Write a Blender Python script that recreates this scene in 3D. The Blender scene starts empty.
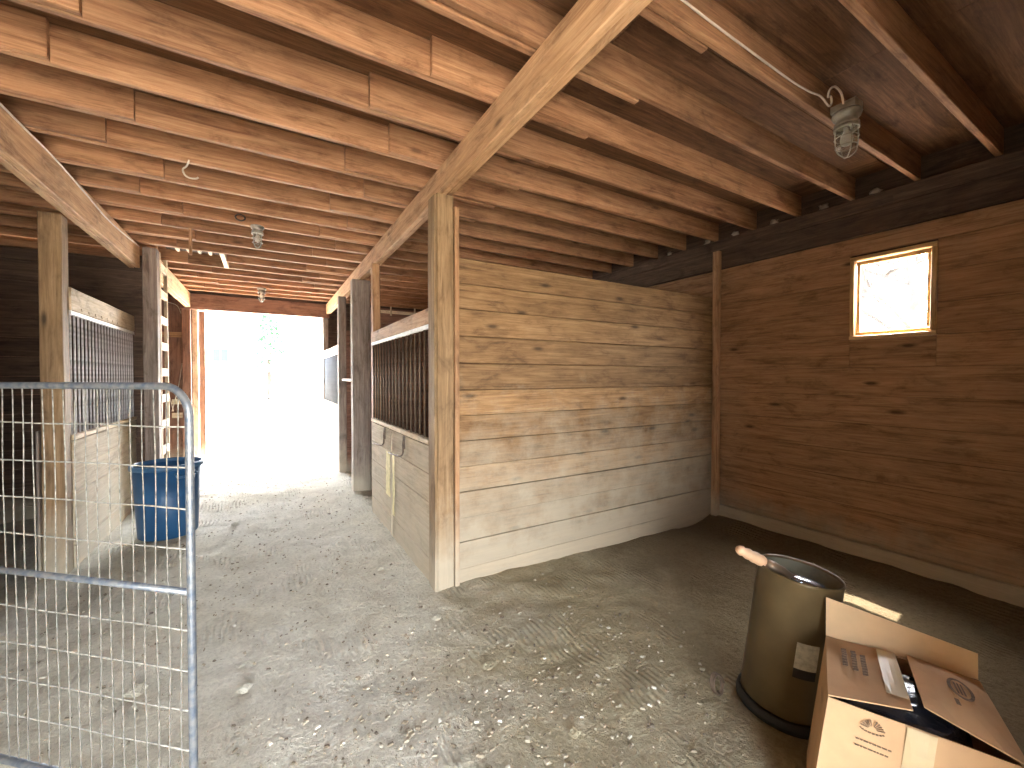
import bpy, bmesh, math, random
import numpy as np
from mathutils import Vector, noise, Matrix
random.seed(7)
sc = bpy.context.scene
COL = sc.collection

# ------------------------------------------------------------------ camera
cam = bpy.data.objects.new('camera', bpy.data.cameras.new('camera'))
COL.objects.link(cam)
cam.location = (0, 0, 1.5)
cam.rotation_euler = (math.radians(89.04), 0, math.radians(-30.6))
cam.data.sensor_width = 36
cam.data.lens = 36 * 416 / 1024
cam.data.clip_start = 0.02
cam.data.clip_end = 300
sc.camera = cam

# ------------------------------------------------------------------ sky, sun, exposure
SUN_T, SUN_S = 0.34, 0.04            # horizontal run of the sunbeam per metre of fall, along x and y
sun_dir = Vector((SUN_T, SUN_S, 1)).normalized()
world = bpy.data.worlds.new('sky'); sc.world = world
world.use_nodes = True
wn = world.node_tree.nodes; wl = world.node_tree.links
wn.clear()
sky = wn.new('ShaderNodeTexSky'); sky.sky_type = 'NISHITA'
sky.sun_disc = False
sky.sun_elevation = math.asin(sun_dir.z)
sky.sun_rotation = math.atan2(sun_dir.x, sun_dir.y)
sky.dust_density = 3.0; sky.air_density = 1.0
hs = wn.new('ShaderNodeHueSaturation'); hs.inputs['Saturation'].default_value = 0.3
bg = wn.new('ShaderNodeBackground'); bg.inputs['Strength'].default_value = 2.6
wo = wn.new('ShaderNodeOutputWorld')
wl.new(sky.outputs[0], hs.inputs['Color']); wl.new(hs.outputs[0], bg.inputs[0]); wl.new(bg.outputs[0], wo.inputs[0])
sun = bpy.data.objects.new('sun', bpy.data.lights.new('sun', 'SUN'))
COL.objects.link(sun)
sun.data.energy = 7.0
sun.data.color = (1, 0.95, 0.86)
sun.data.angle = 0.009
sun.rotation_euler = sun_dir.to_track_quat('Z', 'Y').to_euler()
sun.location = sun_dir * 20

def portal(name, loc, rot, sx, sy):
    # guides the sampling of the sky through an opening; gives off no light of its own
    l = bpy.data.lights.new(name, 'AREA'); l.shape = 'RECTANGLE'; l.size = sx; l.size_y = sy
    l.cycles.is_portal = True
    o = bpy.data.objects.new(name, l); COL.objects.link(o)
    o.location = loc; o.rotation_euler = rot
portal('portal_far', (0.0, 9.5, 1.35), (math.radians(-90), 0, 0), 2.3, 2.8)
portal('portal_near', (-.3, -2.35, 1.25), (math.radians(90), 0, 0), 1.9, 2.6)
portal('portal_window', (4.33, 1.31, 2.15), (0, math.radians(90), 0), 0.7, 0.55)

sc.view_settings.view_transform = 'Standard'
sc.view_settings.look = 'None'
sc.view_settings.gamma = 1
sc.view_settings.use_curve_mapping = False
sc.view_settings.exposure = 2.28
sc.cycles.use_denoising = True
sc.cycles.diffuse_bounces = 8
sc.cycles.max_bounces = 14
sc.cycles.transparent_max_bounces = 12
sc.cycles.sample_clamp_indirect = 12

# ------------------------------------------------------------------ materials
def nt(name):
    m = bpy.data.materials.new(name); m.use_nodes = True
    n = m.node_tree.nodes; n.clear()
    out = n.new('ShaderNodeOutputMaterial'); b = n.new('ShaderNodeBsdfPrincipled')
    m.node_tree.links.new(b.outputs[0], out.inputs[0])
    return m, n, m.node_tree.links, b
def math_n(n, l, op, a, b=None, clamp=False):
    k = n.new('ShaderNodeMath'); k.operation = op; k.use_clamp = clamp
    for i, v in enumerate((a, b)):
        if v is None: continue
        if isinstance(v, (int, float)): k.inputs[i].default_value = v
        else: l.new(v, k.inputs[i])
    return k.outputs[0]
def ramp_n(n, l, fac, stops):
    r = n.new('ShaderNodeValToRGB'); l.new(fac, r.inputs[0])
    e = r.color_ramp.elements
    while len(e) < len(stops): e.new(0.5)
    for i, (p, c) in enumerate(stops):
        e[i].position = p; e[i].color = (*c, 1) if len(c) == 3 else c
    return r.outputs[0]
def mix_n(n, l, fac, a, b, blend='MIX'):
    k = n.new('ShaderNodeMix'); k.data_type = 'RGBA'; k.blend_type = blend
    for i, v in ((0, fac), (6, a), (7, b)):
        if isinstance(v, (int, float)): k.inputs[i].default_value = v
        elif isinstance(v, tuple): k.inputs[i].default_value = (*v, 1)
        else: l.new(v, k.inputs[i])
    return k.outputs[2]

_W = {}
WOODS = {  # dark, mid, light, knot strength, roughness, dust height, tone spread
    'partition': ((.13, .072, .03), (.26, .152, .07), (.38, .245, .125), .9, .78, 1.35, .22),
    'wall':      ((.20, .106, .054), (.38, .215, .113), (.50, .305, .17), .95, .7, .35, .06),
    'joist':     ((.17, .075, .035), (.33, .170, .085), (.47, .27, .145), .7, .72, 0, .2),
    'beam':      ((.31, .16, .075), (.50, .30, .155), (.63, .425, .25), .8, .7, 0, .08),
    'post':      ((.12, .072, .034), (.235, .15, .076), (.35, .24, .135), .9, .72, .6, .10),
    'front':     ((.27, .20, .125), (.47, .37, .25), (.62, .51, .36), .4, .8, 1.3, .12),
    'pale':      ((.42, .31, .18), (.66, .53, .36), (.80, .69, .51), .5, .7, 0, .10),
    'trim':      ((.24, .125, .06), (.40, .225, .115), (.52, .32, .18), .5, .7, .6, .05),
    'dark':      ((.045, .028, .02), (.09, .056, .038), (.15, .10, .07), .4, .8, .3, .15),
    'greypost':  ((.13, .10, .085), (.24, .195, .165), (.35, .30, .26), .4, .8, .5, .1),
    'red':       ((.125, .06, .038), (.225, .115, .075), (.31, .17, .115), .3, .6, .3, .08),
    'deck':      ((.075, .033, .015), (.14, .066, .03), (.24, .125, .06), .15, .85, 0, .15),
    'window':    ((.42, .24, .09), (.64, .41, .18), (.78, .56, .30), .2, .55, 0, .04),
}
def wood(kind, axis, thin=None):
    if thin is None: thin = (axis + 2) % 3
    key = (kind, axis, thin)
    if key in _W: return _W[key]
    dk, md, lt, knot, rough, dusth, spread = WOODS[kind]
    m, n, l, b = nt('wood_%s_%s%s' % (kind, 'xyz'[axis], 'xyz'[thin]))
    tc = n.new('ShaderNodeTexCoord'); oi = n.new('ShaderNodeObjectInfo')
    off = n.new('ShaderNodeVectorMath'); off.operation = 'SCALE'
    off.inputs[0].default_value = (37.1, 53.7, 91.3); l.new(oi.outputs['Random'], off.inputs['Scale'])
    add = n.new('ShaderNodeVectorMath'); add.operation = 'ADD'
    l.new(tc.outputs['Object'], add.inputs[0]); l.new(off.outputs[0], add.inputs[1])
    def mapped(al, cr, th=None):
        mp = n.new('ShaderNodeMapping'); s = [cr] * 3; s[axis] = al
        if th is not None: s[thin] = th
        mp.inputs['Scale'].default_value = s; l.new(add.outputs[0], mp.inputs[0]); return mp.outputs[0]
    def noi(vec, scale, det=5, dist=0.0, rg=.6):
        k = n.new('ShaderNodeTexNoise'); k.inputs['Scale'].default_value = scale
        k.inputs['Detail'].default_value = det; k.inputs['Distortion'].default_value = dist
        k.inputs['Roughness'].default_value = rg
        l.new(vec, k.inputs['Vector']); return k.outputs['Fac']
    g1 = noi(mapped(.8, 12), 2.2, 8, .9, .68)
    g2 = noi(mapped(1.6, 70), 1.8, 6, .2, .7)
    blot = noi(mapped(2.2, 6), 1.6, 8, .5, .7)
    grain = math_n(n, l, 'ADD', math_n(n, l, 'MULTIPLY', g1, .62), math_n(n, l, 'MULTIPLY', g2, .38))
    col = ramp_n(n, l, grain, [(.35, dk), (.5, md), (.66, lt)])
    blc = ramp_n(n, l, blot, [(.34, (.52, .47, .43)), (.47, (.95, .93, .91)), (.66, (1.15, 1.13, 1.1))])
    col = mix_n(n, l, .85, col, blc, 'MULTIPLY')
    # knots: stretched cells with a dark heart
    v = n.new('ShaderNodeTexVoronoi'); v.feature = 'F1'; v.inputs['Scale'].default_value = 1.0
    v.voronoi_dimensions = '2D'
    sp = n.new('ShaderNodeSeparateXYZ'); l.new(add.outputs[0], sp.inputs[0])
    cr_ = [i for i in range(3) if i not in (axis, thin)][0]
    cmb = n.new('ShaderNodeCombineXYZ')
    l.new(math_n(n, l, 'MULTIPLY', sp.outputs[axis], 1.35), cmb.inputs[0]); l.new(math_n(n, l, 'MULTIPLY', sp.outputs[cr_], 4.2), cmb.inputs[1])
    l.new(cmb.outputs[0], v.inputs['Vector'])
    kd = ramp_n(n, l, v.outputs['Distance'], [(.03, (1, 1, 1)), (.06, (.5, .5, .5)), (.10, (0, 0, 0))])
    sep = n.new('ShaderNodeSeparateColor'); l.new(v.outputs['Color'], sep.inputs[0])
    some = math_n(n, l, 'GREATER_THAN', sep.outputs[0], .62)
    kf = math_n(n, l, 'MULTIPLY', math_n(n, l, 'MULTIPLY', kd, some), knot)
    col = mix_n(n, l, kf, col, tuple(c * .42 for c in dk))
    hv = n.new('ShaderNodeHueSaturation')
    val = math_n(n, l, 'ADD', math_n(n, l, 'MULTIPLY', oi.outputs['Random'], spread * 2), 1 - spread)
    l.new(val, hv.inputs['Value']); l.new(col, hv.inputs['Color']); col = hv.outputs[0]
    if dusth:
        geo = n.new('ShaderNodeNewGeometry'); sx = n.new('ShaderNodeSeparateXYZ'); l.new(geo.outputs['Position'], sx.inputs[0])
        nz = n.new('ShaderNodeTexNoise'); nz.inputs['Scale'].default_value = 4.0; nz.inputs['Detail'].default_value = 9; nz.inputs['Roughness'].default_value = .68
        l.new(geo.outputs['Position'], nz.inputs['Vector'])
        hh = math_n(n, l, 'SUBTRACT', 1.0, math_n(n, l, 'DIVIDE', sx.outputs['Z'], dusth))
        ff = math_n(n, l, 'ADD', hh, math_n(n, l, 'MULTIPLY', math_n(n, l, 'SUBTRACT', nz.outputs['Fac'], .5), 1.5))
        ff = math_n(n, l, 'MULTIPLY', ff, .85, True)
        col = mix_n(n, l, math_n(n, l, 'MINIMUM', ff, .72), col, (.47, .415, .31))
    l.new(col, b.inputs['Base Color'])
    b.inputs['Roughness'].default_value = rough
    b.inputs['Specular IOR Level'].default_value = .3
    bp = n.new('ShaderNodeBump'); bp.inputs['Strength'].default_value = .35; bp.inputs['Distance'].default_value = .004
    l.new(grain, bp.inputs['Height']); l.new(bp.outputs[0], b.inputs['Normal'])
    _W[key] = m
    return m

def plain(name, col, rough=.6, metal=0.0, spec=.4, vary=.12, scale=14, bump=0.0, col2=None):
    m, n, l, b = nt(name)
    tc = n.new('ShaderNodeTexCoord')
    k = n.new('ShaderNodeTexNoise'); k.inputs['Scale'].default_value = scale; k.inputs['Detail'].default_value = 6
    l.new(tc.outputs['Object'], k.inputs['Vector'])
    a = col2 if col2 else tuple(max(0, c * (1 - vary * 2)) for c in col)
    c = ramp_n(n, l, k.outputs['Fac'], [(.34, a), (.62, col)])
    l.new(c, b.inputs['Base Color'])
    b.inputs['Roughness'].default_value = rough; b.inputs['Metallic'].default_value = metal
    b.inputs['Specular IOR Level'].default_value = spec
    if bump:
        bp = n.new('ShaderNodeBump'); bp.inputs['Strength'].default_value = bump; bp.inputs['Distance'].default_value = .01
        l.new(k.outputs['Fac'], bp.inputs['Height']); l.new(bp.outputs[0], b.inputs['Normal'])
    return m
M = {}
M['galv'] = plain('galvanised_steel', (.27, .28, .28), .45, .5, vary=.25, scale=40, col2=(.13, .16, .21))
M['wire'] = plain('dusty_wire', (.46, .44, .38), .7, .2, vary=.2, scale=50)
M['wire_dull'] = plain('dull_wire', (.33, .31, .26), .75, .1, vary=.3, scale=50)
M['bar'] = plain('grille_steel', (.80, .78, .80), .5, .1, vary=.2, scale=30)
M['bar_dark'] = plain('rusty_grille_steel', (.16, .11, .075), .55, .4, vary=.25, scale=30)
M['white'] = plain('white_metal', (.78, .76, .72), .5, 0, vary=.1)
M['blue'] = plain('blue_plastic', (.02, .085, .19), .42, 0, vary=.15, scale=5, col2=(.014, .06, .14))
M['blue_rim'] = plain('blue_plastic_rim', (.045, .12, .23), .4, 0, vary=.1)
M['olive'] = plain('olive_brown_enamel', (.14, .098, .046), .34, .3, vary=.15, scale=6, col2=(.10, .07, .032))
M['olive_in'] = plain('olive_inside', (.20, .19, .13), .55, .1, vary=.2)
M['black'] = plain('black_rubber', (.018, .016, .014), .6, 0, vary=.2)
M['label'] = plain('paper_label', (.52, .50, .40), .8, 0, vary=.15, scale=60)
M['grip'] = plain('turned_handle', (.72, .46, .28), .5, 0, vary=.1, scale=20)
M['steel'] = plain('bright_steel', (.70, .72, .78), .22, .95, vary=.1)
M['ferrule'] = plain('brown_ferrule', (.24, .17, .11), .45, .4, vary=.2)
M['card'] = plain('cardboard', (.60, .39, .22), .85, 0, spec=.15, vary=.05, scale=9, bump=.05)
M['card_in'] = plain('cardboard_inside', (.70, .50, .30), .85, 0, spec=.15, vary=.05, scale=9)
M['tape'] = plain('packing_tape', (.62, .50, .30), .3, 0, spec=.5, vary=.05)
M['print'] = plain('grey_print', (.22, .15, .095), .85, 0, vary=.2, scale=80)
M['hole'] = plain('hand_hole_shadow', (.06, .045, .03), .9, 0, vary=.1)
M['bag'] = plain('black_plastic_film', (.02, .024, .036), .2, 0, spec=1.0, vary=.2, scale=18, bump=.6)
M['cable'] = plain('pale_cable', (.62, .54, .44), .6, 0, vary=.1)
M['cable_dark'] = plain('dark_cable', (.05, .04, .035), .6, 0, vary=.1)
M['cast'] = plain('cast_fixture', (.44, .41, .34), .45, .5, vary=.2)
M['bulb'] = plain('frosted_bulb', (.75, .73, .68), .35, 0, vary=.05)
M['rope'] = plain('pale_rope', (.70, .62, .50), .8, 0, vary=.1)
M['paint'] = plain('peeling_cream_paint', (.80, .70, .38), .7, 0, vary=.1, scale=25)
M['mesh_grey'] = plain('grey_mesh_steel', (.11, .12, .14), .6, .2, vary=.1)
M['siding'] = plain('white_siding', (.80, .80, .78), .7, 0, vary=.03)
M['roof'] = plain('grey_shingles', (.25, .24, .24), .9, 0, vary=.2)
M['pane_blue'] = plain('house_pane', (.015, .04, .085), .5, 0, spec=.2, vary=.1)
M['bark'] = plain('grey_bark', (.05, .042, .036), .9, 0, vary=.2, scale=8)
M['needle'] = plain('evergreen_needles', (.13, .30, .15), .8, 0, vary=.25, scale=3)
M['nest'] = plain('pale_web_fluff', (.50, .40, .30), .9, 0, vary=.2)

def glass_mat(name, tint=(1, 1, 1), haze=.06, hazecol=(.8, .8, .78)):
    m = bpy.data.materials.new(name); m.use_nodes = True
    n = m.node_tree.nodes; l = m.node_tree.links; n.clear()
    out = n.new('ShaderNodeOutputMaterial'); tr = n.new('ShaderNodeBsdfTransparent'); gl = n.new('ShaderNodeBsdfGlossy')
    tr.inputs[0].default_value = (*tint, 1); gl.inputs['Roughness'].default_value = .04
    fr = n.new('ShaderNodeFresnel'); fr.inputs[0].default_value = 1.45
    geo = n.new('ShaderNodeNewGeometry')
    frf = math_n(n, l, 'MULTIPLY', fr.outputs[0], math_n(n, l, 'SUBTRACT', 1.0, geo.outputs['Backfacing']))
    mx = n.new('ShaderNodeMixShader'); l.new(frf, mx.inputs[0]); l.new(tr.outputs[0], mx.inputs[1]); l.new(gl.outputs[0], mx.inputs[2])
    df = n.new('ShaderNodeBsdfDiffuse'); df.inputs[0].default_value = (*hazecol, 1)
    tc = n.new('ShaderNodeTexCoord'); k = n.new('ShaderNodeTexNoise'); k.inputs['Scale'].default_value = 12; k.inputs['Detail'].default_value = 6
    l.new(tc.outputs['Object'], k.inputs['Vector'])
    m2 = n.new('ShaderNodeMixShader'); l.new(math_n(n, l, 'MULTIPLY', k.outputs['Fac'], haze * 2), m2.inputs[0])
    l.new(mx.outputs[0], m2.inputs[1]); l.new(df.outputs[0], m2.inputs[2]); l.new(m2.outputs[0], out.inputs[0])
    return m
M['glass'] = glass_mat('dusty_window_glass', haze=.05)
M['jar'] = glass_mat('jar_glass', (.86, .85, .80), .10)

def dirt_mat():
    m, n, l, b = nt('barn_dirt')
    geo = n.new('ShaderNodeNewGeometry')
    def noi(scale, det=6, rg=.6, dist=0):
        k = n.new('ShaderNodeTexNoise'); k.inputs['Scale'].default_value = scale; k.inputs['Detail'].default_value = det
        k.inputs['Roughness'].default_value = rg; k.inputs['Distortion'].default_value = dist
        l.new(geo.outputs['Position'], k.inputs['Vector']); return k.outputs['Fac']
    big, mid, fine = noi(.7, 4), noi(5, 7, .65, .3), noi(45, 6, .7)
    c1 = ramp_n(n, l, big, [(.32, (.59, .54, .415)), (.5, (.66, .62, .51)), (.68, (.71, .68, .59))])
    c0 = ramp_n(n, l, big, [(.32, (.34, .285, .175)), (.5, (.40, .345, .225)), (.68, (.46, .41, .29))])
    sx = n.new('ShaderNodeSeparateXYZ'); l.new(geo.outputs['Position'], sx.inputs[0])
    # paler dirt along the aisle, browner in the window bay
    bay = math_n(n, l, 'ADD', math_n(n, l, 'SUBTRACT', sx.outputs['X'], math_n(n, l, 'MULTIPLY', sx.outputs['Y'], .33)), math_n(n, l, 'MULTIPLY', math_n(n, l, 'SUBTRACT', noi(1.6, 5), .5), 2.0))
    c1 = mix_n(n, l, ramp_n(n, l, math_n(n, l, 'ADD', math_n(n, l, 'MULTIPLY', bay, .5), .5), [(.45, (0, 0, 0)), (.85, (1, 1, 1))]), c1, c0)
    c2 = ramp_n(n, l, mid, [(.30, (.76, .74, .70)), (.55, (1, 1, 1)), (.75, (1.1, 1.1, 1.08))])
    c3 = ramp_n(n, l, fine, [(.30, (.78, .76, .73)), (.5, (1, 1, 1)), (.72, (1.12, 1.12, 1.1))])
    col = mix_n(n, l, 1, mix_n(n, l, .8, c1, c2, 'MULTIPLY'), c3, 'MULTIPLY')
    # soil turns darker brown towards the back of the bay
    dark_soil = math_n(n, l, 'ADD', sx.outputs['X'], math_n(n, l, 'MULTIPLY', math_n(n, l, 'SUBTRACT', noi(1.1, 6, .65), .5), 3.2))
    df = ramp_n(n, l, math_n(n, l, 'DIVIDE', dark_soil, 4.0), [(.42, (0, 0, 0)), (.72, (.88, .88, .88))])
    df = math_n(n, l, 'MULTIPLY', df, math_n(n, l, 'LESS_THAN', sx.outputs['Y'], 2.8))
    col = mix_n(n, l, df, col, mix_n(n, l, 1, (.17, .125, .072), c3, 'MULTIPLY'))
    l.new(col, b.inputs['Base Color'])
    b.inputs['Roughness'].default_value = .95; b.inputs['Specular IOR Level'].default_value = .1
    # boot and tyre treads: patches of short parallel ridges
    wv = n.new('ShaderNodeTexWave'); wv.inputs['Scale'].default_value = 9; wv.inputs['Distortion'].default_value = 7
    wv.inputs['Detail'].default_value = 2; wv.inputs['Detail Scale'].default_value = .35
    l.new(geo.outputs['Position'], wv.inputs['Vector'])
    msk = ramp_n(n, l, noi(2.3, 2), [(.55, (0, 0, 0)), (.63, (1, 1, 1))])
    tread = math_n(n, l, 'MULTIPLY', wv.outputs['Fac'], msk)
    h = math_n(n, l, 'ADD', math_n(n, l, 'MULTIPLY', mid, 1.9), math_n(n, l, 'MULTIPLY', fine, .55))
    h = math_n(n, l, 'ADD', h, math_n(n, l, 'MULTIPLY', tread, .34))
    bp = n.new('ShaderNodeBump'); bp.inputs['Strength'].default_value = 1.0; bp.inputs['Distance'].default_value = .045
    l.new(h, bp.inputs['Height']); l.new(bp.outputs[0], b.inputs['Normal'])
    return m
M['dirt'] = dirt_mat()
M['ground'] = plain('sunlit_gravel', (.50, .46, .39), .95, 0, spec=.1, vary=.12, scale=3)

def chip_mat():
    m, n, l, b = nt('straw_and_chips')
    g = n.new('ShaderNodeNewGeometry')
    c = ramp_n(n, l, g.outputs['Random Per Island'], [(0, (.10, .075, .05)), (.45, (.30, .25, .17)), (.9, (.42, .37, .27)), (1, (.66, .62, .52))])
    l.new(c, b.inputs['Base Color']); b.inputs['Roughness'].default_value = .9
    return m
M['chips'] = chip_mat()

# ------------------------------------------------------------------ building helpers
def tag(o, label=None, cat=None, group=None, kind=None):
    if label: o['label'] = label
    if cat: o['category'] = cat
    if group: o['group'] = group
    if kind: o['kind'] = kind
    return o
WLOC = {}
def link(o, parent=None, loc=(0, 0, 0)):
    COL.objects.link(o)
    loc = Vector(loc)
    WLOC[o] = loc
    if parent is not None:
        o.parent = parent
        o.location = loc - WLOC[parent]
    else:
        o.location = loc
    return o
def thing(name, loc, label, cat, group=None):
    o = bpy.data.objects.new(name, None); o.empty_display_size = .1
    link(o, None, loc); return tag(o, label, cat, group)
def mesh_obj(name, verts, faces, mat, parent=None, loc=(0, 0, 0), smooth=False):
    me = bpy.data.meshes.new(name); me.from_pydata(verts, [], faces); me.update()
    if smooth: me.shade_smooth()
    if mat: me.materials.append(mat)
    return link(bpy.data.objects.new(name, me), parent, loc)
def bm_obj(name, bm, mat, parent=None, loc=(0, 0, 0), smooth=False):
    me = bpy.data.meshes.new(name); bmesh.ops.recalc_face_normals(bm, faces=bm.faces); bm.to_mesh(me); bm.free()
    if smooth: me.shade_smooth()
    if mat: me.materials.append(mat)
    return link(bpy.data.objects.new(name, me), parent, loc)

_MC = {}
def stick_mesh(dx, dy, dz, nseg, ch, jit, var):
    key = (round(dx, 3), round(dy, 3), round(dz, 3), nseg, ch, jit, var)
    if key in _MC: return _MC[key]
    rnd = random.Random(hash(key) & 0xffff)
    d = (dx, dy, dz); ax = max(range(3), key=lambda i: d[i])
    o1, o2 = [i for i in range(3) if i != ax]
    a, b = d[o1] / 2, d[o2] / 2
    c = min(ch, a * .45, b * .45)
    ring = [(-a + c, -b), (a - c, -b), (a, -b + c), (a, b - c), (a - c, b), (-a + c, b), (-a, b - c), (-a, -b + c)]
    vs, fs = [], []
    for s in range(nseg + 1):
        t = -d[ax] / 2 + d[ax] * s / nseg
        w1, w2 = rnd.uniform(-jit, jit), rnd.uniform(-jit, jit)
        q1, q2 = rnd.uniform(-jit, 0), rnd.uniform(-jit, 0)
        for p in ring:
            v = [0, 0, 0]; v[ax] = t
            v[o1] = p[0] * (1 + q1 / max(a, .01) * .5) + w1 * .3; v[o2] = p[1] * (1 + q2 / max(b, .01) * .5) + w2 * .3
            vs.append(v)
    for s in range(nseg):
        for k in range(8):
            fs.append((s * 8 + k, s * 8 + (k + 1) % 8, s * 8 + 8 + (k + 1) % 8, s * 8 + 8 + k))
    fs.append(tuple(range(7, -1, -1))); fs.append(tuple(range(nseg * 8, nseg * 8 + 8)))
    bm = bmesh.new()
    bv = [bm.verts.new(v) for v in vs]
    for f in fs: bm.faces.new([bv[i] for i in f])
    bmesh.ops.recalc_face_normals(bm, faces=bm.faces)
    me = bpy.data.meshes.new('stick'); bm.to_mesh(me); bm.free()
    _MC[key] = (me, ax, min(range(3), key=lambda i: d[i]))
    return _MC[key]
_MM = {}
def stick(name, x0, x1, y0, y1, z0, z1, kind, parent=None, nseg=3, ch=.004, jit=.004):
    """a sawn board, post or beam: chamfered, slightly wavy, grain along its length"""
    me, ax, th_ = stick_mesh(x1 - x0, y1 - y0, z1 - z0, nseg, ch, jit, random.randrange(3))
    mat = M[kind] if kind in M else wood(kind, ax, th_)
    k = (me.name, mat.name)
    if k not in _MM:
        m2 = me.copy(); m2.materials.append(mat); m2.name = name; _MM[k] = m2
    return link(bpy.data.objects.new(name, _MM[k]), parent, ((x0 + x1) / 2, (y0 + y1) / 2, (z0 + z1) / 2))

def add_box(bm, x0, x1, y0, y1, z0, z1):
    v = [bm.verts.new((x, y, z)) for x in (x0, x1) for y in (y0, y1) for z in (z0, z1)]
    for f in ((0, 1, 3, 2), (4, 6, 7, 5), (0, 4, 5, 1), (2, 3, 7, 6), (0, 2, 6, 4), (1, 5, 7, 3)):
        bm.faces.new([v[i] for i in f])
def smoothpath(pts, n=6):
    pts = [Vector(p) for p in pts]; out = []
    for i in range(len(pts) - 1):
        p0 = pts[max(i - 1, 0)]; p1 = pts[i]; p2 = pts[i + 1]; p3 = pts[min(i + 2, len(pts) - 1)]
        for k in range(n):
            t = k / n
            out.append(.5 * ((2 * p1) + (p2 - p0) * t + (2 * p0 - 5 * p1 + 4 * p2 - p3) * t * t + (3 * p1 - p0 - 3 * p2 + p3) * t ** 3))
    out.append(pts[-1]); return out
def add_tube(bm, pts, r, seg=6):
    pts = [Vector(p) for p in pts]
    rr = r if isinstance(r, (list, tuple)) else [r] * len(pts)
    prev = None; nrm = None
    for i, p in enumerate(pts):
        d = (pts[min(i + 1, len(pts) - 1)] - pts[max(i - 1, 0)]).normalized()
        if nrm is None:
            nrm = d.orthogonal().normalized()
        else:
            nrm = (nrm - d * nrm.dot(d)).normalized()
        bn = d.cross(nrm)
        ring = [bm.verts.new(p + (nrm * math.cos(a) + bn * math.sin(a)) * rr[i]) for a in [2 * math.pi * k / seg for k in range(seg)]]
        if prev:
            for k in range(seg): bm.faces.new((prev[k], prev[(k + 1) % seg], ring[(k + 1) % seg], ring[k]))
        else: bm.faces.new(list(reversed(ring)))
        prev = ring
    bm.faces.new(prev)
def tube(name, pts, r, mat, parent=None, seg=6, smooth=True):
    bm = bmesh.new(); c = Vector(pts[0]); add_tube(bm, [Vector(p) - c for p in pts], r, seg)
    return bm_obj(name, bm, mat, parent, c, smooth)
def add_lathe(bm, prof, seg=24, mat4=None, cap=False):
    prev = None
    for r, z in prof:
        ring = [bm.verts.new(((mat4 @ Vector((r * math.cos(a), r * math.sin(a), z))) if mat4 else Vector((r * math.cos(a), r * math.sin(a), z)))) for a in [2 * math.pi * k / seg for k in range(seg)]]
        if prev:
            for k in range(seg): bm.faces.new((prev[k], prev[(k + 1) % seg], ring[(k + 1) % seg], ring[k]))
        elif cap: bm.faces.new(list(reversed(ring)))
        prev = ring
    if cap: bm.faces.new(prev)

# ------------------------------------------------------------------ floor and outdoor ground
def floor_z(x, y):
    z = -.022 * max(0, x - 1.0)
    v = Vector((x, y, 0))
    z += .018 * noise.noise(v * .9) + .012 * noise.noise(v * 2.7 + Vector((3, 1, 5)))
    z += .011 * noise.noise(v * 6.0) + .009 * noise.noise(v * 15) * (.6 + noise.noise(v * 1.3))
    if x > 3.75 and x < 4.3:
        t = min(1, (x - 3.75) / .4); z += .09 * t * t
    return z
def make_floor():
    xs = list(np.arange(-4.6, -1.6, .12)) + list(np.arange(-1.6, 4.27, .03)) + [4.28]
    ys = list(np.arange(-2.35, 0, .1)) + list(np.arange(0, 5.0, .03)) + list(np.arange(5.0, 9.61, .06))
    verts = [(x, y, floor_z(x, y)) for y in ys for x in xs]
    nx = len(xs)
    faces = [(j * nx + i, j * nx + i + 1, (j + 1) * nx + i + 1, (j + 1) * nx + i) for j in range(len(ys) - 1) for i in range(nx - 1)]
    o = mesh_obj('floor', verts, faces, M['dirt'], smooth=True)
    return tag(o, kind='structure')
make_floor()
def make_ground():
    bm = bmesh.new()
    # four slabs around the barn
    for (x0, x1, y0, y1) in ((-60, 60, 9.55, 90), (-60, 60, -60, -2.3), (4.3, 60, -2.3, 9.55), (-60, -4.62, -2.3, 9.55)):
        add_box(bm, x0, x1, y0, y1, -.5, -.06)
    return tag(bm_obj('ground', bm, M['ground']), 'pale sunlit gravel yard around the barn', None, None, 'structure')
make_ground()

# ------------------------------------------------------------------ ceiling: deck panels and joists
JZ0, JH = 2.98, .184
DZ = JZ0 + JH
JY = [.78 + .406 * k for k in range(-7, 21)]
bm = bmesh.new()
add_box(bm, -4.66, 4.38, -2.36, 9.5, DZ + .02, DZ + .08)
ceiling = tag(bm_obj('ceiling', bm, wood('deck', 0)), kind='structure')
x = -4.6
for i, yy in enumerate(np.arange(-2.32, 9.5, 1.22)):
    xx = -4.6 if i % 2 == 0 else -5.82
    while xx < 4.34:
        a, b_ = max(xx, -4.6), min(xx + 2.44, 4.34)
        if b_ - a > .1:
            stick('deck_panel', a + .002, b_ - .002, yy + .002, min(yy + 1.22, 9.48) - .002, DZ, DZ + .019, 'deck', ceiling, 2, .001, 0)
        xx += 2.44
HATCH_Y = .78 + .406 * 14
for i, y in enumerate(JY):
    k = i - 7                    # k = 0 is the joist at y = .78
    le = -.64 if k % 2 == 0 else -.86
    re_ = .71 if k % 2 == 1 else .50
    dz = random.uniform(-.006, .006)
    if abs(y - HATCH_Y) < .01:
        stick('joist', -.42, 1.73, y, y + .038, JZ0 + dz, DZ, 'joist', ceiling)
        stick('joist', -4.6, -1.1, y - .039, y - .001, JZ0, DZ, 'joist', ceiling)
    else:
        stick('joist', -4.6, le, y - .039, y - .001, JZ0 + random.uniform(-.004, .008), DZ, 'joist', ceiling)
        stick('joist', -1.75, 1.73, y, y + .038, JZ0 + dz, DZ, 'joist', ceiling)
    stick('joist', re_, 4.25, y - .039, y - .001, JZ0 + random.uniform(-.004, .008), DZ, 'joist', ceiling)
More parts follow.
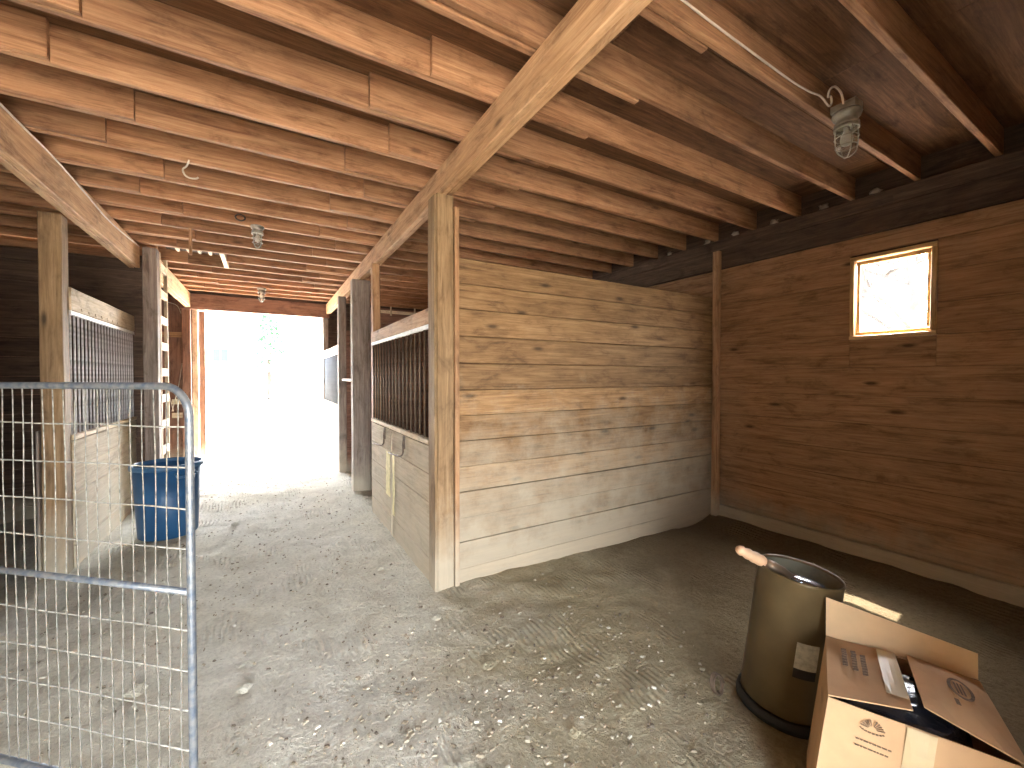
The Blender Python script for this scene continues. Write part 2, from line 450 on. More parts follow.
# hatch above the ladder: a header, and pale strips painting light streaks under a closing board
hy0, hy1 = HATCH_Y - .406 + .038, HATCH_Y + .406 - .039
stick('hatch_header', -.47, -.42, hy0, hy1, JZ0 - .005, DZ, 'pale', ceiling)
stick('hatch_board', -1.08, -.48, hy0, hy1, DZ - .03, DZ - .004, 'dark', ceiling)
for q in range(4):
    xq = -.90 + q * .105
    stick('hatch_streak', xq, xq + .03, hy0, hy0 + .2, JZ0 + .01, JZ0 + .06, 'pale', ceiling, 2)

# ------------------------------------------------------------------ outer walls
def wall_mesh(name, boxes, kind='dark', axis=1):
    bm = bmesh.new()
    for b_ in boxes: add_box(bm, *b_)
    return tag(bm_obj(name, bm, wood(kind, axis)), kind='structure')
WY0, WY1, WZ0, WZ1 = 1.05, 1.58, 1.81, 2.50            # window in the right wall
wr = wall_mesh('wall_right', [(4.277, 4.292, -2.3, WY0, -.3, DZ), (4.277, 4.292, WY1, 9.45, -.3, DZ),
                              (4.277, 4.292, WY0, WY1, -.3, WZ0), (4.277, 4.292, WY0, WY1, WZ1, DZ)])
zz = -.06; row = 0
hs_ = [.235, .232, .236, .233, .235, .234, .235, .233, .235, .234, .236]
for h in hs_ + [.2]:
    z1 = min(zz + h, 2.66)
    if z1 - zz < .03: break
    segs = [(-2.3, 2.77), (2.77, 6.2), (6.2, 9.45)]
    for (a, b_) in segs:
        if a < WY0 and z1 > WZ0 and zz < WZ1:
            pieces = [(a, WY0, zz, z1), (WY1, b_, zz, z1)]
            if zz < WZ0 - .02: pieces.append((WY0, WY1, zz, WZ0))
            if z1 > WZ1 + .02: pieces.append((WY0, WY1, WZ1, z1))
        else: pieces = [(a, b_, zz, z1)]
        for (p0, p1, q0, q1) in pieces:
            stick('plank', 4.25, 4.276, p0 + .001, p1 - .001, q0 + .0006, q1 - .0006, 'wall', wr, 4, .0024, .0015)
    zz += h; row += 1
stick('ledger_board', 4.205, 4.276, -2.3, 2.7, 2.661, 2.85, 'dark', wr, 4)
stick('ledger_board', 4.205, 4.276, 2.7, 9.45, 2.661, 2.85, 'dark', wr, 4)
for (a, b_) in ((-2.3, 1.3), (1.3, 9.45)):
    stick('top_plate', 4.215, 4.276, a, b_, 2.851, 2.975, 'dark', wr, 4)
stick('baseboard_right', 4.19, 4.249, -1.0, 2.72, -.05, .13, 'front', None, 5, .006, .006)['kind'] = 'structure'

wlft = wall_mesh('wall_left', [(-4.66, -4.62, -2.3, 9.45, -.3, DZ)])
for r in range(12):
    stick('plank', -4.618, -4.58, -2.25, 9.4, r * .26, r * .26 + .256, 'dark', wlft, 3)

# far end wall (yard door) and near end wall (entrance behind the photographer)
wf = wall_mesh('wall_far', [(-4.66, -1.12, 9.40, 9.45, -.3, DZ), (1.02, 4.32, 9.40, 9.45, -.3, DZ), (-1.12, 1.02, 9.40, 9.45, 2.71, DZ)], axis=0)
for (a, b_) in ((-4.6, -1.12), (1.12, 4.2)):
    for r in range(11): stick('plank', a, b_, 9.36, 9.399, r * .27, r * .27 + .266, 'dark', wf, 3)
wnr = wall_mesh('wall_near', [(-4.66, -1.2, -2.33, -2.28, -.3, DZ), (.6, 4.32, -2.33, -2.28, -.3, DZ), (-1.2, .6, -2.33, -2.28, 2.5, DZ)], axis=0)
for (a, b_) in ((-4.6, -1.2), (.6, 4.24)):
    for r in range(11): stick('plank', a, b_, -2.279, -2.24, r * .27, r * .27 + .266, 'wall', wnr, 3)

# door opening to the yard: header and jambs; the pale jamb's colour paints in a sunlit edge
for i, a in enumerate(((-1.28, 1.12, 9.18, 9.30, 2.70, 2.973, 'red'), (-1.13, -1.045, 9.31, 9.46, 0, 2.70, 'pale'),
                       (-1.044, -.955, 9.43, 9.49, 0, 2.70, 'red'), (1.0, 1.09, 9.31, 9.46, 0, 2.70, 'trim'))):
    stick('trim_%d' % (i + 1), *a, None, 5)['kind'] = 'structure'

# window
bm = bmesh.new(); add_box(bm, -.004, .004, -.2, .2, -.2, .2)
win = bpy.data.objects.new('window_1', None); link(win, None, (4.27, (WY0 + WY1) / 2, WZ0)); tag(win, kind='structure')
bm.free()
for (a, b_, c, d) in ((WY0, WY1, WZ1 - .035, WZ1), (WY0, WY1, WZ0, WZ0 + .035), (WY0, WY0 + .035, WZ0 + .036, WZ1 - .036), (WY1 - .035, WY1, WZ0 + .036, WZ1 - .036)):
    stick('window_frame', 4.236, 4.298, a, b_, c, d, 'window', win, 2)
for (a, b_, c, d) in ((WY0 + .036, WY1 - .036, WZ1 - .072, WZ1 - .036), (WY0 + .036, WY1 - .036, WZ0 + .036, WZ0 + .066),
                      (WY0 + .036, WY0 + .062, WZ0 + .067, WZ1 - .073), (WY1 - .062, WY1 - .036, WZ0 + .067, WZ1 - .073)):
    stick('sash', 4.268, 4.292, a, b_, c, d, 'window', win, 2)
bm = bmesh.new(); add_box(bm, -.002, .002, -(WY1 - WY0) / 2 + .06, (WY1 - WY0) / 2 - .06, -.28, .28)
bm_obj('pane', bm, M['glass'], win, (4.28, (WY0 + WY1) / 2, (WZ0 + WZ1) / 2 - .002))

# ------------------------------------------------------------------ beams
BZ0 = 2.772
def beam(name, x0, x1, y0, y1, z0, z1, kind, label):
    t = thing(name, ((x0 + x1) / 2, y0, z0), label, 'beam')
    xm = (x0 + x1) / 2
    stick('beam_ply', x0, xm - .001, y0, y1, z0, z1, kind, t, 8, .005, .006)
    stick('beam_ply', xm + .001, x1, y0, y1, z0 + .006, z1, kind, t, 8, .005, .006)
    return t
beam('support_beam', 1.058, 1.146, -2.2, 9.17, BZ0, 2.974, 'beam', 'long pale doubled beam crossing under joists above the plank partition post')
beam('support_beam', -1.30, -1.205, -2.2, 6.16, 2.715, 2.974, 'beam', 'pale beam with a thin cable over the green-grey stall post by the gate')
beam('support_beam', -1.21, -1.125, 6.36, 9.17, 2.72, 2.974, 'beam', 'short pale beam running from the ladder to the yard door header')

# ------------------------------------------------------------------ posts
def post(x0, x1, y0, y1, z1, kind, label, extra=None, name='wooden_post'):
    t = thing(name, ((x0 + x1) / 2, (y0 + y1) / 2, floor_z((x0 + x1) / 2, (y0 + y1) / 2) - .03), label, 'post')
    stick('shaft', x0, x1, y0, y1, -.04, z1, kind, t, 8, .006, .007)
    if extra:
        for e in extra: stick(*e[:-1], e[-1], t, 6, .004, .005)
    return t
post(1.024, 1.15, 2.75, 2.89, BZ0 - .001, 'post', 'thick worn post carrying the long beam at the plank partition end',
     [('side_batten', 1.152, 1.19, 2.742, 2.779, -.05, 2.70, 'trim'), ('edge_board', 1.004, 1.023, 2.75, 2.88, -.04, 2.76, 'post')])
post(1.03, 1.12, 4.80, 4.90, BZ0 - .001, 'trim', 'slim square post at the far end of barred stall front with hooks')
post(.97, 1.20, 5.70, 5.86, BZ0 - .001, 'greypost', 'wide dark grey post standing beside the open stall doorway')
post(.985, 1.105, 7.02, 7.14, BZ0 - .001, 'greypost', 'brown-grey post at the near edge of the pale sunlit stall front')
post(1.0, 1.1, 9.19, 9.295, 2.695, 'greypost', 'post under the yard door header beside the pale stall front')
post(-1.435, -1.305, 4.40, 4.53, 2.715, 'post', 'green-grey stall post seen through the mesh gate',
     [('short_board', -1.455, -1.437, 4.38, 4.50, -.03, 1.1, 'greypost')])
post(-1.20, -1.065, 6.20, 6.34, 2.975, 'greypost', 'dark brown post that carries the ladder stringer')
post(-1.26, -1.135, 9.19, 9.31, 2.695, 'red', 'reddish post between the plywood panel and the yard door')
post(4.14, 4.20, 2.70, 2.772, 2.84, 'wall', 'narrow corner post where plank partition meets the window wall')
post(-1.43, -1.31, 2.60, 2.72, 2.71, 'post', 'hinge post of the mesh gate at the left stall opening')

# ------------------------------------------------------------------ plank partitions
def partition(x0, x1, y, zbase, n, h, kind, label, tilt=0.0, t=.04):
    p = thing('stall_partition', ((x0 + x1) / 2, y, zbase), label, 'partition')
    z = zbase
    for r in range(n):
        hh = h + random.uniform(-.012, .012)
        dy = random.uniform(-.010, .006)
        stick('plank', x0, x1, y + dy, y + t + dy, z + .0008, z + hh - .0008, kind, p, 6, .0035, .004)
        z += hh
    return p
partition(1.192, 4.245, 2.785, -.09, 13, .1865, 'partition', 'tall partition of dusty horizontal planks behind the thick worn post')
partition(1.21, 4.245, 5.74, -.09, 13, .193, 'red', 'reddish plank partition inside the stall behind the wide dark post')
partition(1.11, 4.245, 7.08, -.09, 12, .193, 'red', 'plank partition behind the brown-grey post by the sunlit stall front')
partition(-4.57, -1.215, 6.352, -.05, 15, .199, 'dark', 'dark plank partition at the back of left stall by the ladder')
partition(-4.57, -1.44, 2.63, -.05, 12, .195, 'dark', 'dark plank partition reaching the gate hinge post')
partition(1.05, 4.245, -.43, -.05, 15, .205, 'partition', 'unseen plank partition added to shade the window bay')  # added out of view to keep entrance light off the bay
t = thing('ledger_rail', (-3.0, 6.3, 2.80), 'pale horizontal rail high in the dark left stall', 'rail')
stick('rail', -4.57, -1.31, 6.29, 6.33, 2.84, 2.915, 'joist', t, 5)

# left stall front wall outside the view, nearer than the gate hinge
sf = thing('stall_wall', (-1.37, .2, 0), 'plank stall wall along the aisle before the mesh gate', 'partition')
for r in range(7): stick('plank', -1.40, -1.36, -2.2, 2.59, -.03 + r * .19, -.03 + r * .19 + .186, 'front', sf, 4)

# ------------------------------------------------------------------ stall fronts
def bar(name, x, y, z0, z1, r, mat, parent):
    key = ('bar', round(z1 - z0, 3), r, mat.name)
    if key not in _MC:
        bm = bmesh.new(); add_tube(bm, [(0, 0, 0), (0, 0, z1 - z0)], r, 6)
        me = bpy.data.meshes.new('bar'); bm.to_mesh(me); bm.free(); me.shade_smooth(); me.materials.append(mat); _MC[key] = me
    return link(bpy.data.objects.new(name, _MC[key]), parent, (x, y, z0))
def stall_front(x, y0, y1, label, side, bmat, rail, pitch, ztop=2.0, ph=.115, sill='pale', boards='front', nb=5):
    """side = +1: the aisle lies at smaller x; -1: at larger x"""
    t = thing('stall_front', (x, (y0 + y1) / 2, 0), label, 'stall front')
    xa, xb = (x, x + .04) if side > 0 else (x - .04, x)
    stick('top_rail', xa, xb, y0, y1, ztop - ph, ztop, rail, t, 6, .005, .006)
    stick('grille_channel', xa + .004, xb - .004, y0, y1, ztop - ph - .032, ztop - ph - .001, 'white', t, 3, .002, .001)
    stick('sill_rail', xa - .006, xb + .006, y0, y1, 1.005, 1.045, sill, t, 6, .006, .006)
    n = int((y1 - y0 - .06) / pitch)
    for k in range(n + 1):
        yy = y0 + .03 + k * (y1 - y0 - .06) / n
        bar('grille_bar', (xa + xb) / 2, yy, 1.046, ztop - ph - .033, .0085, bmat, t)
    h = 1.03 / nb
    for r in range(nb):
        dx = random.uniform(-.003, .003)
        stick('plank', xa + dx, xb + dx, y0, y1, -.03 + r * h + .0015, -.03 + r * h + h - .0015, boards, t, 6, .004, .003)
    return t
f1 = stall_front(1.012, 2.895, 4.795, 'barred stall front with two latch hooks beside thick worn post', 1, M['bar_dark'], 'beam', .112, 2.0)
f2 = stall_front(1.012, 7.145, 9.185, 'pale sunlit stall front with grey bars next to the yard door', 1, M['mesh_grey'], 'front', .085, 2.03, .12, 'front', 'front')
f3 = stall_front(-1.295, 4.535, 6.34, 'barred stall front with gnawed top rail behind the mesh gate', -1, M['bar'], 'pale', .082, 2.20, .18, 'pale', 'front')
# gnawed dents in the left top rail: pale bitten chips along its lower edge
for q in range(7):
    yy = 4.75 + q * .16
    bm = bmesh.new(); bmesh.ops.create_icosphere(bm, subdivisions=1, radius=.02)
    for v in bm.verts: v.co = Vector((v.co.x * .25, v.co.y * 1.2, v.co.z * .9))
    bm_obj('gnaw_mark', bm, wood('pale', 1), f3, (-1.294, yy, 2.04 + .01 * random.random()))
# latch hooks and peeling paint on the near stall front
for (yh, dy) in ((4.17, .34), (3.50, .38)):
    hk = tube('latch_hook', smoothpath([(1.004, yh, 1.0), (.995, yh, .93), (.992, yh - .01, .86), (.985, yh + .03, .825), (.975, yh + .12, .815), (.97, yh + dy, .80)], 4), .007, M['bar_dark'], f1)
    stick('latch_plate', .999, 1.008, yh - .025, yh + .025, .89, 1.0, 'bar_dark', hk, 1, .002, 0)
def ragged(ya, yb, za, zb):
    n_ = 9; zs = [za + (zb - za) * k / (n_ - 1) for k in range(n_)]
    return [(ya + random.uniform(-.012, .012), z) for z in zs] + [(yb + random.uniform(-.012, .012), z) for z in zs[::-1]]
for (ya, yb, za, zb) in ((3.98, 4.12, .36, .78), (3.83, 3.88, .22, .80)):
    bm = bmesh.new(); poly = ragged(ya, yb, za, zb)
    lo = [bm.verts.new((0, p[0], p[1])) for p in poly]; hi = [bm.verts.new((-.004, p[0], p[1])) for p in poly]
    bm.faces.new(hi); bm.faces.new(lo[::-1])
    for k in range(len(poly)): bm.faces.new((lo[k], lo[(k + 1) % len(poly)], hi[(k + 1) % len(poly)], hi[k]))
    bm_obj('peeling_paint', bm, M['paint'], f1, (1.0075, 0, 0))
stick('door_seam_batten', .998, 1.008, 3.905, 3.925, .02, .99, 'front', f1, 5, .002, .002)

# plywood panel between the ladder and the yard door
pn = thing('plywood_panel', (-1.9, 9.33, 0), 'reddish plywood panel on the end wall with cross rails and loose strings', 'panel')
for (a, b_) in ((-3.7, -2.5), (-2.5, -1.262)):
    stick('sheet', a + .002, b_ - .002, 9.325, 9.345, -.02, 2.9, 'red', pn, 3)
stick('cross_rail', -3.7, -1.27, 9.295, 9.324, 2.20, 2.29, 'trim', pn, 3)
for z in (.78, 1.02): stick('cross_rail', -1.42, -1.265, 9.28, 9.324, z, z + .09, 'pale', pn, 1)
tube('string', [(-1.50, 9.30, 1.60), (-1.46, 9.29, 1.2), (-1.40, 9.28, .9)], .007, M['rope'], pn)
tube('string', [(-1.27, 9.30, 1.75), (-1.33, 9.29, 1.3), (-1.42, 9.28, .9)], .007, M['rope'], pn)
tube('string', smoothpath([(-1.28, 9.29, 2.62), (-1.33, 9.28, 2.75), (-1.45, 9.28, 2.80)], 4), .007, M['rope'], pn)

# ladder up to the hatch
ld = thing('wall_ladder', (-1.08, 6.5, 0), 'pale wooden ladder climbing to the ceiling hatch beside dark post', 'ladder')
stick('stringer', -1.10, -1.06, 6.345, 6.383, -.03, 2.97, 'pale', ld, 5)
stick('stringer', -1.10, -1.06, 6.74, 6.778, -.03, 2.97, 'pale', ld, 5)
stick('dark_backing', -1.16, -1.13, 6.345, 6.778, -.03, 2.70, 'black', ld, 2)  # added black sheet; the shade behind the rungs put into colour
for k in range(9):
    stick('rung', -1.098, -1.062, 6.384, 6.739, .25 + k * .315, .25 + k * .315 + .095, 'pale', ld, 2)

# ------------------------------------------------------------------ mesh gate
GR = Vector((-.219, 1.72, 0)); GD = Vector((-.747, .665, 0)).normalized(); GL = 1.38
gz0, gz1 = .07, 1.47
gate = thing('mesh_gate', GR + GD * GL, 'galvanised tube gate filled with welded wire mesh standing ajar', 'gate')
def gp(s, z, off=0): 
    nrm = Vector((GD.y, -GD.x, 0)); p = GR + GD * s + nrm * off; return Vector((p.x, p.y, z))
rc = .10; pts = [gp(GL, gz1), gp(GL * .6, gz1), gp(GL * .3, gz1), gp(rc, gz1)]
for k in range(1, 8):
    a = math.pi / 2 * k / 7
    pts.append(gp(rc - rc * math.sin(a), gz1 - rc + rc * math.cos(a)))
pts += [gp(0, 1.0), gp(0, .6), gp(0, gz0 + rc)]
for k in range(1, 8):
    a = math.pi / 2 * k / 7
    pts.append(gp(rc - rc * math.cos(a), gz0 + rc - rc * math.sin(a)))
pts += [gp(GL * .4, gz0), gp(GL, gz0)]
tube('frame_tube', pts, .0125, M['galv'], gate, 10)
tube('hinge_tube', [gp(GL, gz0), gp(GL, gz1)], .0125, M['galv'], gate, 10)
zm = gz1 - .137 * 5
tube('mid_rail', [gp(0.01, zm), gp(GL, zm)], .0115, M['galv'], gate, 10)
for k in range(1, 10):
    if k == 5: continue
    z = gz1 - .137 * k
    tube('mesh_wire', [gp(.01 + (GL - .01) * q / 8, z + random.uniform(-.003, .003), .009) for q in range(9)], .0029, M['wire'], gate, 5)
nvw = int(GL / .049)
for k in range(1, nvw):
    s = k * .049
    ph = random.uniform(0, 6)
    tube('mesh_wire', [gp(s + .0035 * math.sin(ph + q * .9), gz0 + .005 + (gz1 - gz0 - .01) * q / 12, .004) for q in range(13)], .0020, M['wire_dull'], gate, 5)
for z in (.35, 1.25):
    tube('hinge_pin', [gp(GL, z), gp(GL + .06, z)], .012, M['galv'], gate, 8)

# ------------------------------------------------------------------ blue bin
bx, by = -.82, 5.12
bin_ = thing('blue_bin', (bx, by, floor_z(bx, by)), 'tall blue plastic bin standing by the barred stall front', 'bin')
bm = bmesh.new()
add_lathe(bm, [(.0, .0), (.215, .0), (.228, .012), (.262, .66), (.258, .66), (.222, .02), (0, .02)], 40)
bm_obj('body', bm, M['blue'], bin_, (bx, by, floor_z(bx, by)), True)
bm = bmesh.new()
add_lathe(bm, [(.262, .64), (.281, .645), (.285, .665), (.278, .685), (.262, .688), (.252, .68), (.256, .655), (.262, .64)], 40)
bm_obj('rim', bm, M['blue_rim'], bin_, (bx, by, floor_z(bx, by)), True)
for a in (-.9, 2.24):
    c, s = math.cos(a), math.sin(a)
    u = Vector((-s, c, 0)); r = Vector((c, s, 0)); z = .58
    tube('handle', smoothpath([Vector((0, 0, z + .03)) + r * .255 + u * .08, Vector((0, 0, z)) + r * .29 + u * .07, Vector((0, 0, z)) + r * .29 - u * .07, Vector((0, 0, z + .03)) + r * .255 - u * .08], 4), .012, M['blue_rim'], bin_, 8).location += Vector((0, 0, 0)) 
for ch in bin_.children:
    if ch.name.startswith('handle'):
        ch.location = Vector(ch.location) + Vector((bx, by, floor_z(bx, by)))

# ------------------------------------------------------------------ olive can with scoop
cb = Vector((2.03, 1.005, floor_z(2.03, 1.005))); ctop = Vector((2.098, .957, .615))
ax_ = (ctop - cb); H_ = ax_.length; axn = ax_.normalized()
rot = Vector((0, 0, 1)).rotation_difference(axn).to_matrix().to_4x4()
can = thing('metal_can', cb, 'leaning olive-brown metal can with paper label beside the cardboard box', 'can')
bm = bmesh.new()
add_lathe(bm, [(0, .0), (.162, .0), (.165, .01), (.165, H_ - .02), (.168, H_ - .008), (.166, H_), (.160, H_ - .004), (.158, H_ - .03), (.158, .12), (0, .12)], 48, rot)
body = bm_obj('body', bm, M['olive'], can, cb, True)
bm = bmesh.new()
add_lathe(bm, [(.1575, H_ - .012), (.1565, .13), (0, .128)], 48, rot)
bm_obj('lining', bm, M['olive_in'], can, cb, True)
bm = bmesh.new()
add_lathe(bm, [(.167, .0), (.178, .0), (.181, .02), (.177, .04), (.168, .05), (.167, 0)], 48, rot)
bm_obj('base_ring', bm, M['black'], can, cb, True)
def can_pt(ang, h, r): 
    return cb + rot.to_3x3() @ Vector((r * math.cos(ang), r * math.sin(ang), h))
def can_patch(name, a0, a1, h0, h1, mat, r=.1665, par=None):
    bm = bmesh.new(); L = []
    for rr in (r, r - .0018):
        rows = []
        for k in range(9):
            a = a0 + (a1 - a0) * k / 8
            rows.append((bm.verts.new(can_pt(a, h0, rr) - cb), bm.verts.new(can_pt(a, h1, rr) - cb)))
        L.append(rows)
    for k in range(8):
        bm.faces.new((L[0][k][0], L[0][k + 1][0], L[0][k + 1][1], L[0][k][1]))
        bm.faces.new((L[1][k][0], L[1][k][1], L[1][k + 1][1], L[1][k + 1][0]))
        for q in (0, 1): bm.faces.new((L[0][k][q], L[1][k][q], L[1][k + 1][q], L[0][k + 1][q]))
    for k in (0, 8): bm.faces.new((L[0][k][0], L[0][k][1], L[1][k][1], L[1][k][0]))
    return bm_obj(name, bm, mat, par or can, cb)
# the camera looks at the can from about (-1, -.5): facing angle
fa = math.atan2(-cb.y, -cb.x)
can_patch('paper_label', fa + .10, fa + .62, .28, .39, M['label'])
can_patch('label_stripe', fa + .10, fa + .62, .24, .279, M['black'])
# side grip on the can's wall
tube('side_grip', smoothpath([can_pt(fa + 1.22, .50, .166), can_pt(fa + 1.22, .505, .20), can_pt(fa + 1.22, .45, .205), can_pt(fa + 1.22, .43, .166)], 4), .016, M['grip'], can, 8)
# coil of wire at its foot
cp = []
for k in range(40):
    a = k * .45
    cp.append(Vector((1.845 + .035 * math.cos(a), 1.18 + .012 * math.sin(a) + k * .0006, .06 + floor_z(1.845, 1.18) + .04 * math.sin(a))))
tag(tube('wire_coil', cp, .005, M['bar_dark'], None, 6), 'small coil of grey wire on the dirt at the foot of the can', 'wire coil')

# scoop resting over the can's rim
g0 = Vector((1.885, 1.125, .70)); g1 = Vector((1.985, 1.055, .64)); g2 = Vector((2.085, .975, .575)); g3 = Vector((2.16, .91, .545))
sco = thing('feed_scoop', g1, 'metal scoop with tan turned handle resting over the can rim', 'scoop')
bm = bmesh.new()
hp = [g0 + (g1 - g0) * (k / 12) for k in range(13)]
add_tube(bm, [p - g0 for p in hp], [.013, .021, .024, .019, .024, .026, .022, .026, .027, .025, .027, .025, .022], 14)
bm_obj('handle', bm, M['grip'], sco, g0, True)
tube('ferrule', [g1, g1 + (g2 - g1) * .3, g1 + (g2 - g1) * .65, g2], [.022, .026, .021, .014], M['ferrule'], sco, 12)
bm = bmesh.new()
bmesh.ops.create_uvsphere(bm, u_segments=20, v_segments=10, radius=1)
for v in bm.verts:
    v.co = Vector((v.co.x * .085, v.co.y * .045, v.co.z * .018))
bo = bm_obj('bowl', bm, M['steel'], sco, g2 + (g3 - g2) * .55, True)
bo.rotation_euler = (g3 - g2).to_track_quat('X', 'Z').to_euler()

# ------------------------------------------------------------------ cardboard box
FLt = Vector((1.579, .632, .45)); A = Vector((.919, .394, 0)).normalized(); B = Vector((.394, -.919, 0)).normalized()
DA, DB = .40, .42
lean = Vector((-.062, .037, 0))           # the box sags sideways: its foot is shifted
fz = floor_z(1.75, .5)
def bxp(a, b, z):
    k = (z - .45) / (.45 - fz)
    p = FLt + A * a + B * b - lean * k; p.z = z
    return p
box = thing('cardboard_box', bxp(DA / 2, DB / 2, fz), 'open tan cardboard box with raised flaps beside the olive can', 'box')
org = WLOC[box]
def panel(name, quad, th, mat, parent=None, sub=4, bulge=0.0, nrm=None):
    """bent board from four corners (p00, p10, p11, p01), given thickness"""
    p00, p10, p11, p01 = [Vector(p) for p in quad]
    n_ = nrm if nrm is not None else (p10 - p00).cross(p01 - p00).normalized()
    bm = bmesh.new(); c = p00.copy(); G = []
    for side in (0, 1):
        g = []
        for j in range(sub + 1):
            rowv = []
            for i in range(sub + 1):
                u, v = i / sub, j / sub
                p = p00 * (1 - u) * (1 - v) + p10 * u * (1 - v) + p11 * u * v + p01 * (1 - u) * v
                p = p + n_ * (bulge * math.sin(math.pi * u) * math.sin(math.pi * v) + side * th)
                rowv.append(bm.verts.new(p - c))
            g.append(rowv)
        G.append(g)
    for j in range(sub):
        for i in range(sub):
            for g, fl in ((G[0], 1), (G[1], 0)):
                q = [g[j][i], g[j][i + 1], g[j + 1][i + 1], g[j + 1][i]]
                bm.faces.new(q[::-1] if fl else q)
    for i in range(sub):
        for (j) in (0, sub):
            bm.faces.new((G[0][j][i], G[0][j][i + 1], G[1][j][i + 1], G[1][j][i]))
            bm.faces.new((G[0][i][j], G[0][i + 1][j], G[1][i + 1][j], G[1][i][j]))
    return bm_obj(name, bm, mat, parent or box, c)
T = .004
panel('front_panel', (bxp(0, 0, fz), bxp(0, DB, fz), bxp(0, DB, .45), bxp(0, 0, .45)), T, M['card'], None, 6, -.012, A)
panel('back_panel', (bxp(DA, 0, fz), bxp(DA, DB, fz), bxp(DA, DB, .45), bxp(DA, 0, .45)), T, M['card'], None, 4, 0, A * -1)
side_l = panel('side_panel', (bxp(0, 0, fz), bxp(DA, 0, fz), bxp(DA, 0, .45), bxp(0, 0, .45)), T, M['card'], None, 4, 0, B)
panel('side_panel', (bxp(0, DB, fz), bxp(DA, DB, fz), bxp(DA, DB, .45), bxp(0, DB, .45)), T, M['card'], None, 4, 0, B * -1)
panel('bottom_panel', (bxp(0, 0, fz), bxp(DA, 0, fz), bxp(DA, DB, fz), bxp(0, DB, fz)), T, M['card'], None, 2, 0, Vector((0, 0, 1)))
# hand hole in the left side: a plate with the hole's shade as colour
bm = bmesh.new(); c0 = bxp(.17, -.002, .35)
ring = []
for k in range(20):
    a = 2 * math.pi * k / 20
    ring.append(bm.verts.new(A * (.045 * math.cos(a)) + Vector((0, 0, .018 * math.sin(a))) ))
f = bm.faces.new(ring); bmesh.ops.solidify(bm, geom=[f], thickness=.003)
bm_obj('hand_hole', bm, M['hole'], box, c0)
# flaps
UP = Vector((0, 0, 1))
def P(a, b, z): 
    p = FLt + A * a + B * b; p.z = z; return p
bkf = panel('back_flap', (P(DA, .0, .452), P(DA, DB, .452), P(DA + .03, DB + .005, .53), P(DA + .055, .0, .585)), T, M['card_in'], None, 4, .006)
lf = panel('left_flap', (P(.005, 0, .455), P(DA - .01, 0, .455), P(DA - .02, .205, .468), P(.02, .205, .492)), T, M['card'], None, 5, .006)
rf = panel('right_flap', (P(.0, DB + .01, .455), P(DA - .02, DB, .455), P(DA - .02, .235, .475), P(.06, .235, .487)), T, M['card'], None, 5, .03)
# prints on the flaps and the front
def decal(name, origin, e1, e2, poly_list, mat, parent):
    bm = bmesh.new()
    n_ = e1.cross(e2).normalized()
    for poly in poly_list:
        lo = [bm.verts.new(e1 * p[0] + e2 * p[1]) for p in poly]
        hi = [bm.verts.new(e1 * p[0] + e2 * p[1] + n_ * .0012) for p in poly]
        k = len(poly)
        bm.faces.new(hi); bm.faces.new(lo[::-1])
        for i in range(k): bm.faces.new((lo[i], lo[(i + 1) % k], hi[(i + 1) % k], hi[i]))
    return bm_obj(name, bm, mat, parent, origin)
def rect(x, y, w, h): return [(x, y), (x + w, y), (x + w, y + h), (x, y + h)]
def flap_pt(q, u, v):
    p00, p10, p11, p01 = q
    return p00 * (1 - u) * (1 - v) + p10 * u * (1 - v) + p11 * u * v + p01 * (1 - u) * v
lq = (P(.005, 0, .455), P(DA - .01, 0, .455), P(DA - .02, .205, .468), P(.02, .205, .492))
e1 = (lq[1] - lq[0]).normalized(); e2 = (lq[3] - lq[0]).normalized(); e2 = (e2 - e1 * e1.dot(e2)).normalized()
polys = []
for r_, (ya, cuts) in enumerate(((.045, 7), (.072, 8), (.098, 8))):
    xx = .17 - r_ * .02
    for q in range(cuts):
        w = random.uniform(.010, .017)
        polys.append(rect(xx, ya + random.uniform(-.001, .001), w, .015)); xx += w + .003
nrm_l = e1.cross(e2).normalized()
sgn = 1 if nrm_l.z > 0 else -1
D1 = decal('printed_text', flap_pt(lq, 0, 0) + UP * .0135, e1, e2, polys, M['print'], lf)
rq = (P(.0, DB + .01, .455), P(DA - .02, DB, .455), P(DA - .02, .235, .475), P(.06, .235, .487))
f1_ = (rq[1] - rq[0]).normalized(); f2_ = (rq[3] - rq[0]).normalized(); f2_ = (f2_ - f1_ * f1_.dot(f2_)).normalized()
ov = [(.055 * math.cos(2 * math.pi * k / 24), .03 * math.sin(2 * math.pi * k / 24)) for k in range(24)]
ov2 = [(.046 * math.cos(2 * math.pi * k / 24), .022 * math.sin(2 * math.pi * k / 24)) for k in range(24)]
polys = [[ov[k], ov[(k + 1) % 24], ov2[(k + 1) % 24], ov2[k]] for k in range(24)]
polys += [rect(-.03, -.008 + .008 * q, .06, .004) for q in range(3)] + [rect(-.10, .02, .03, .01)]
D2 = decal('stamp_print', flap_pt(rq, .5, .45) + UP * .036, f1_, f2_, polys, M['print'], rf)
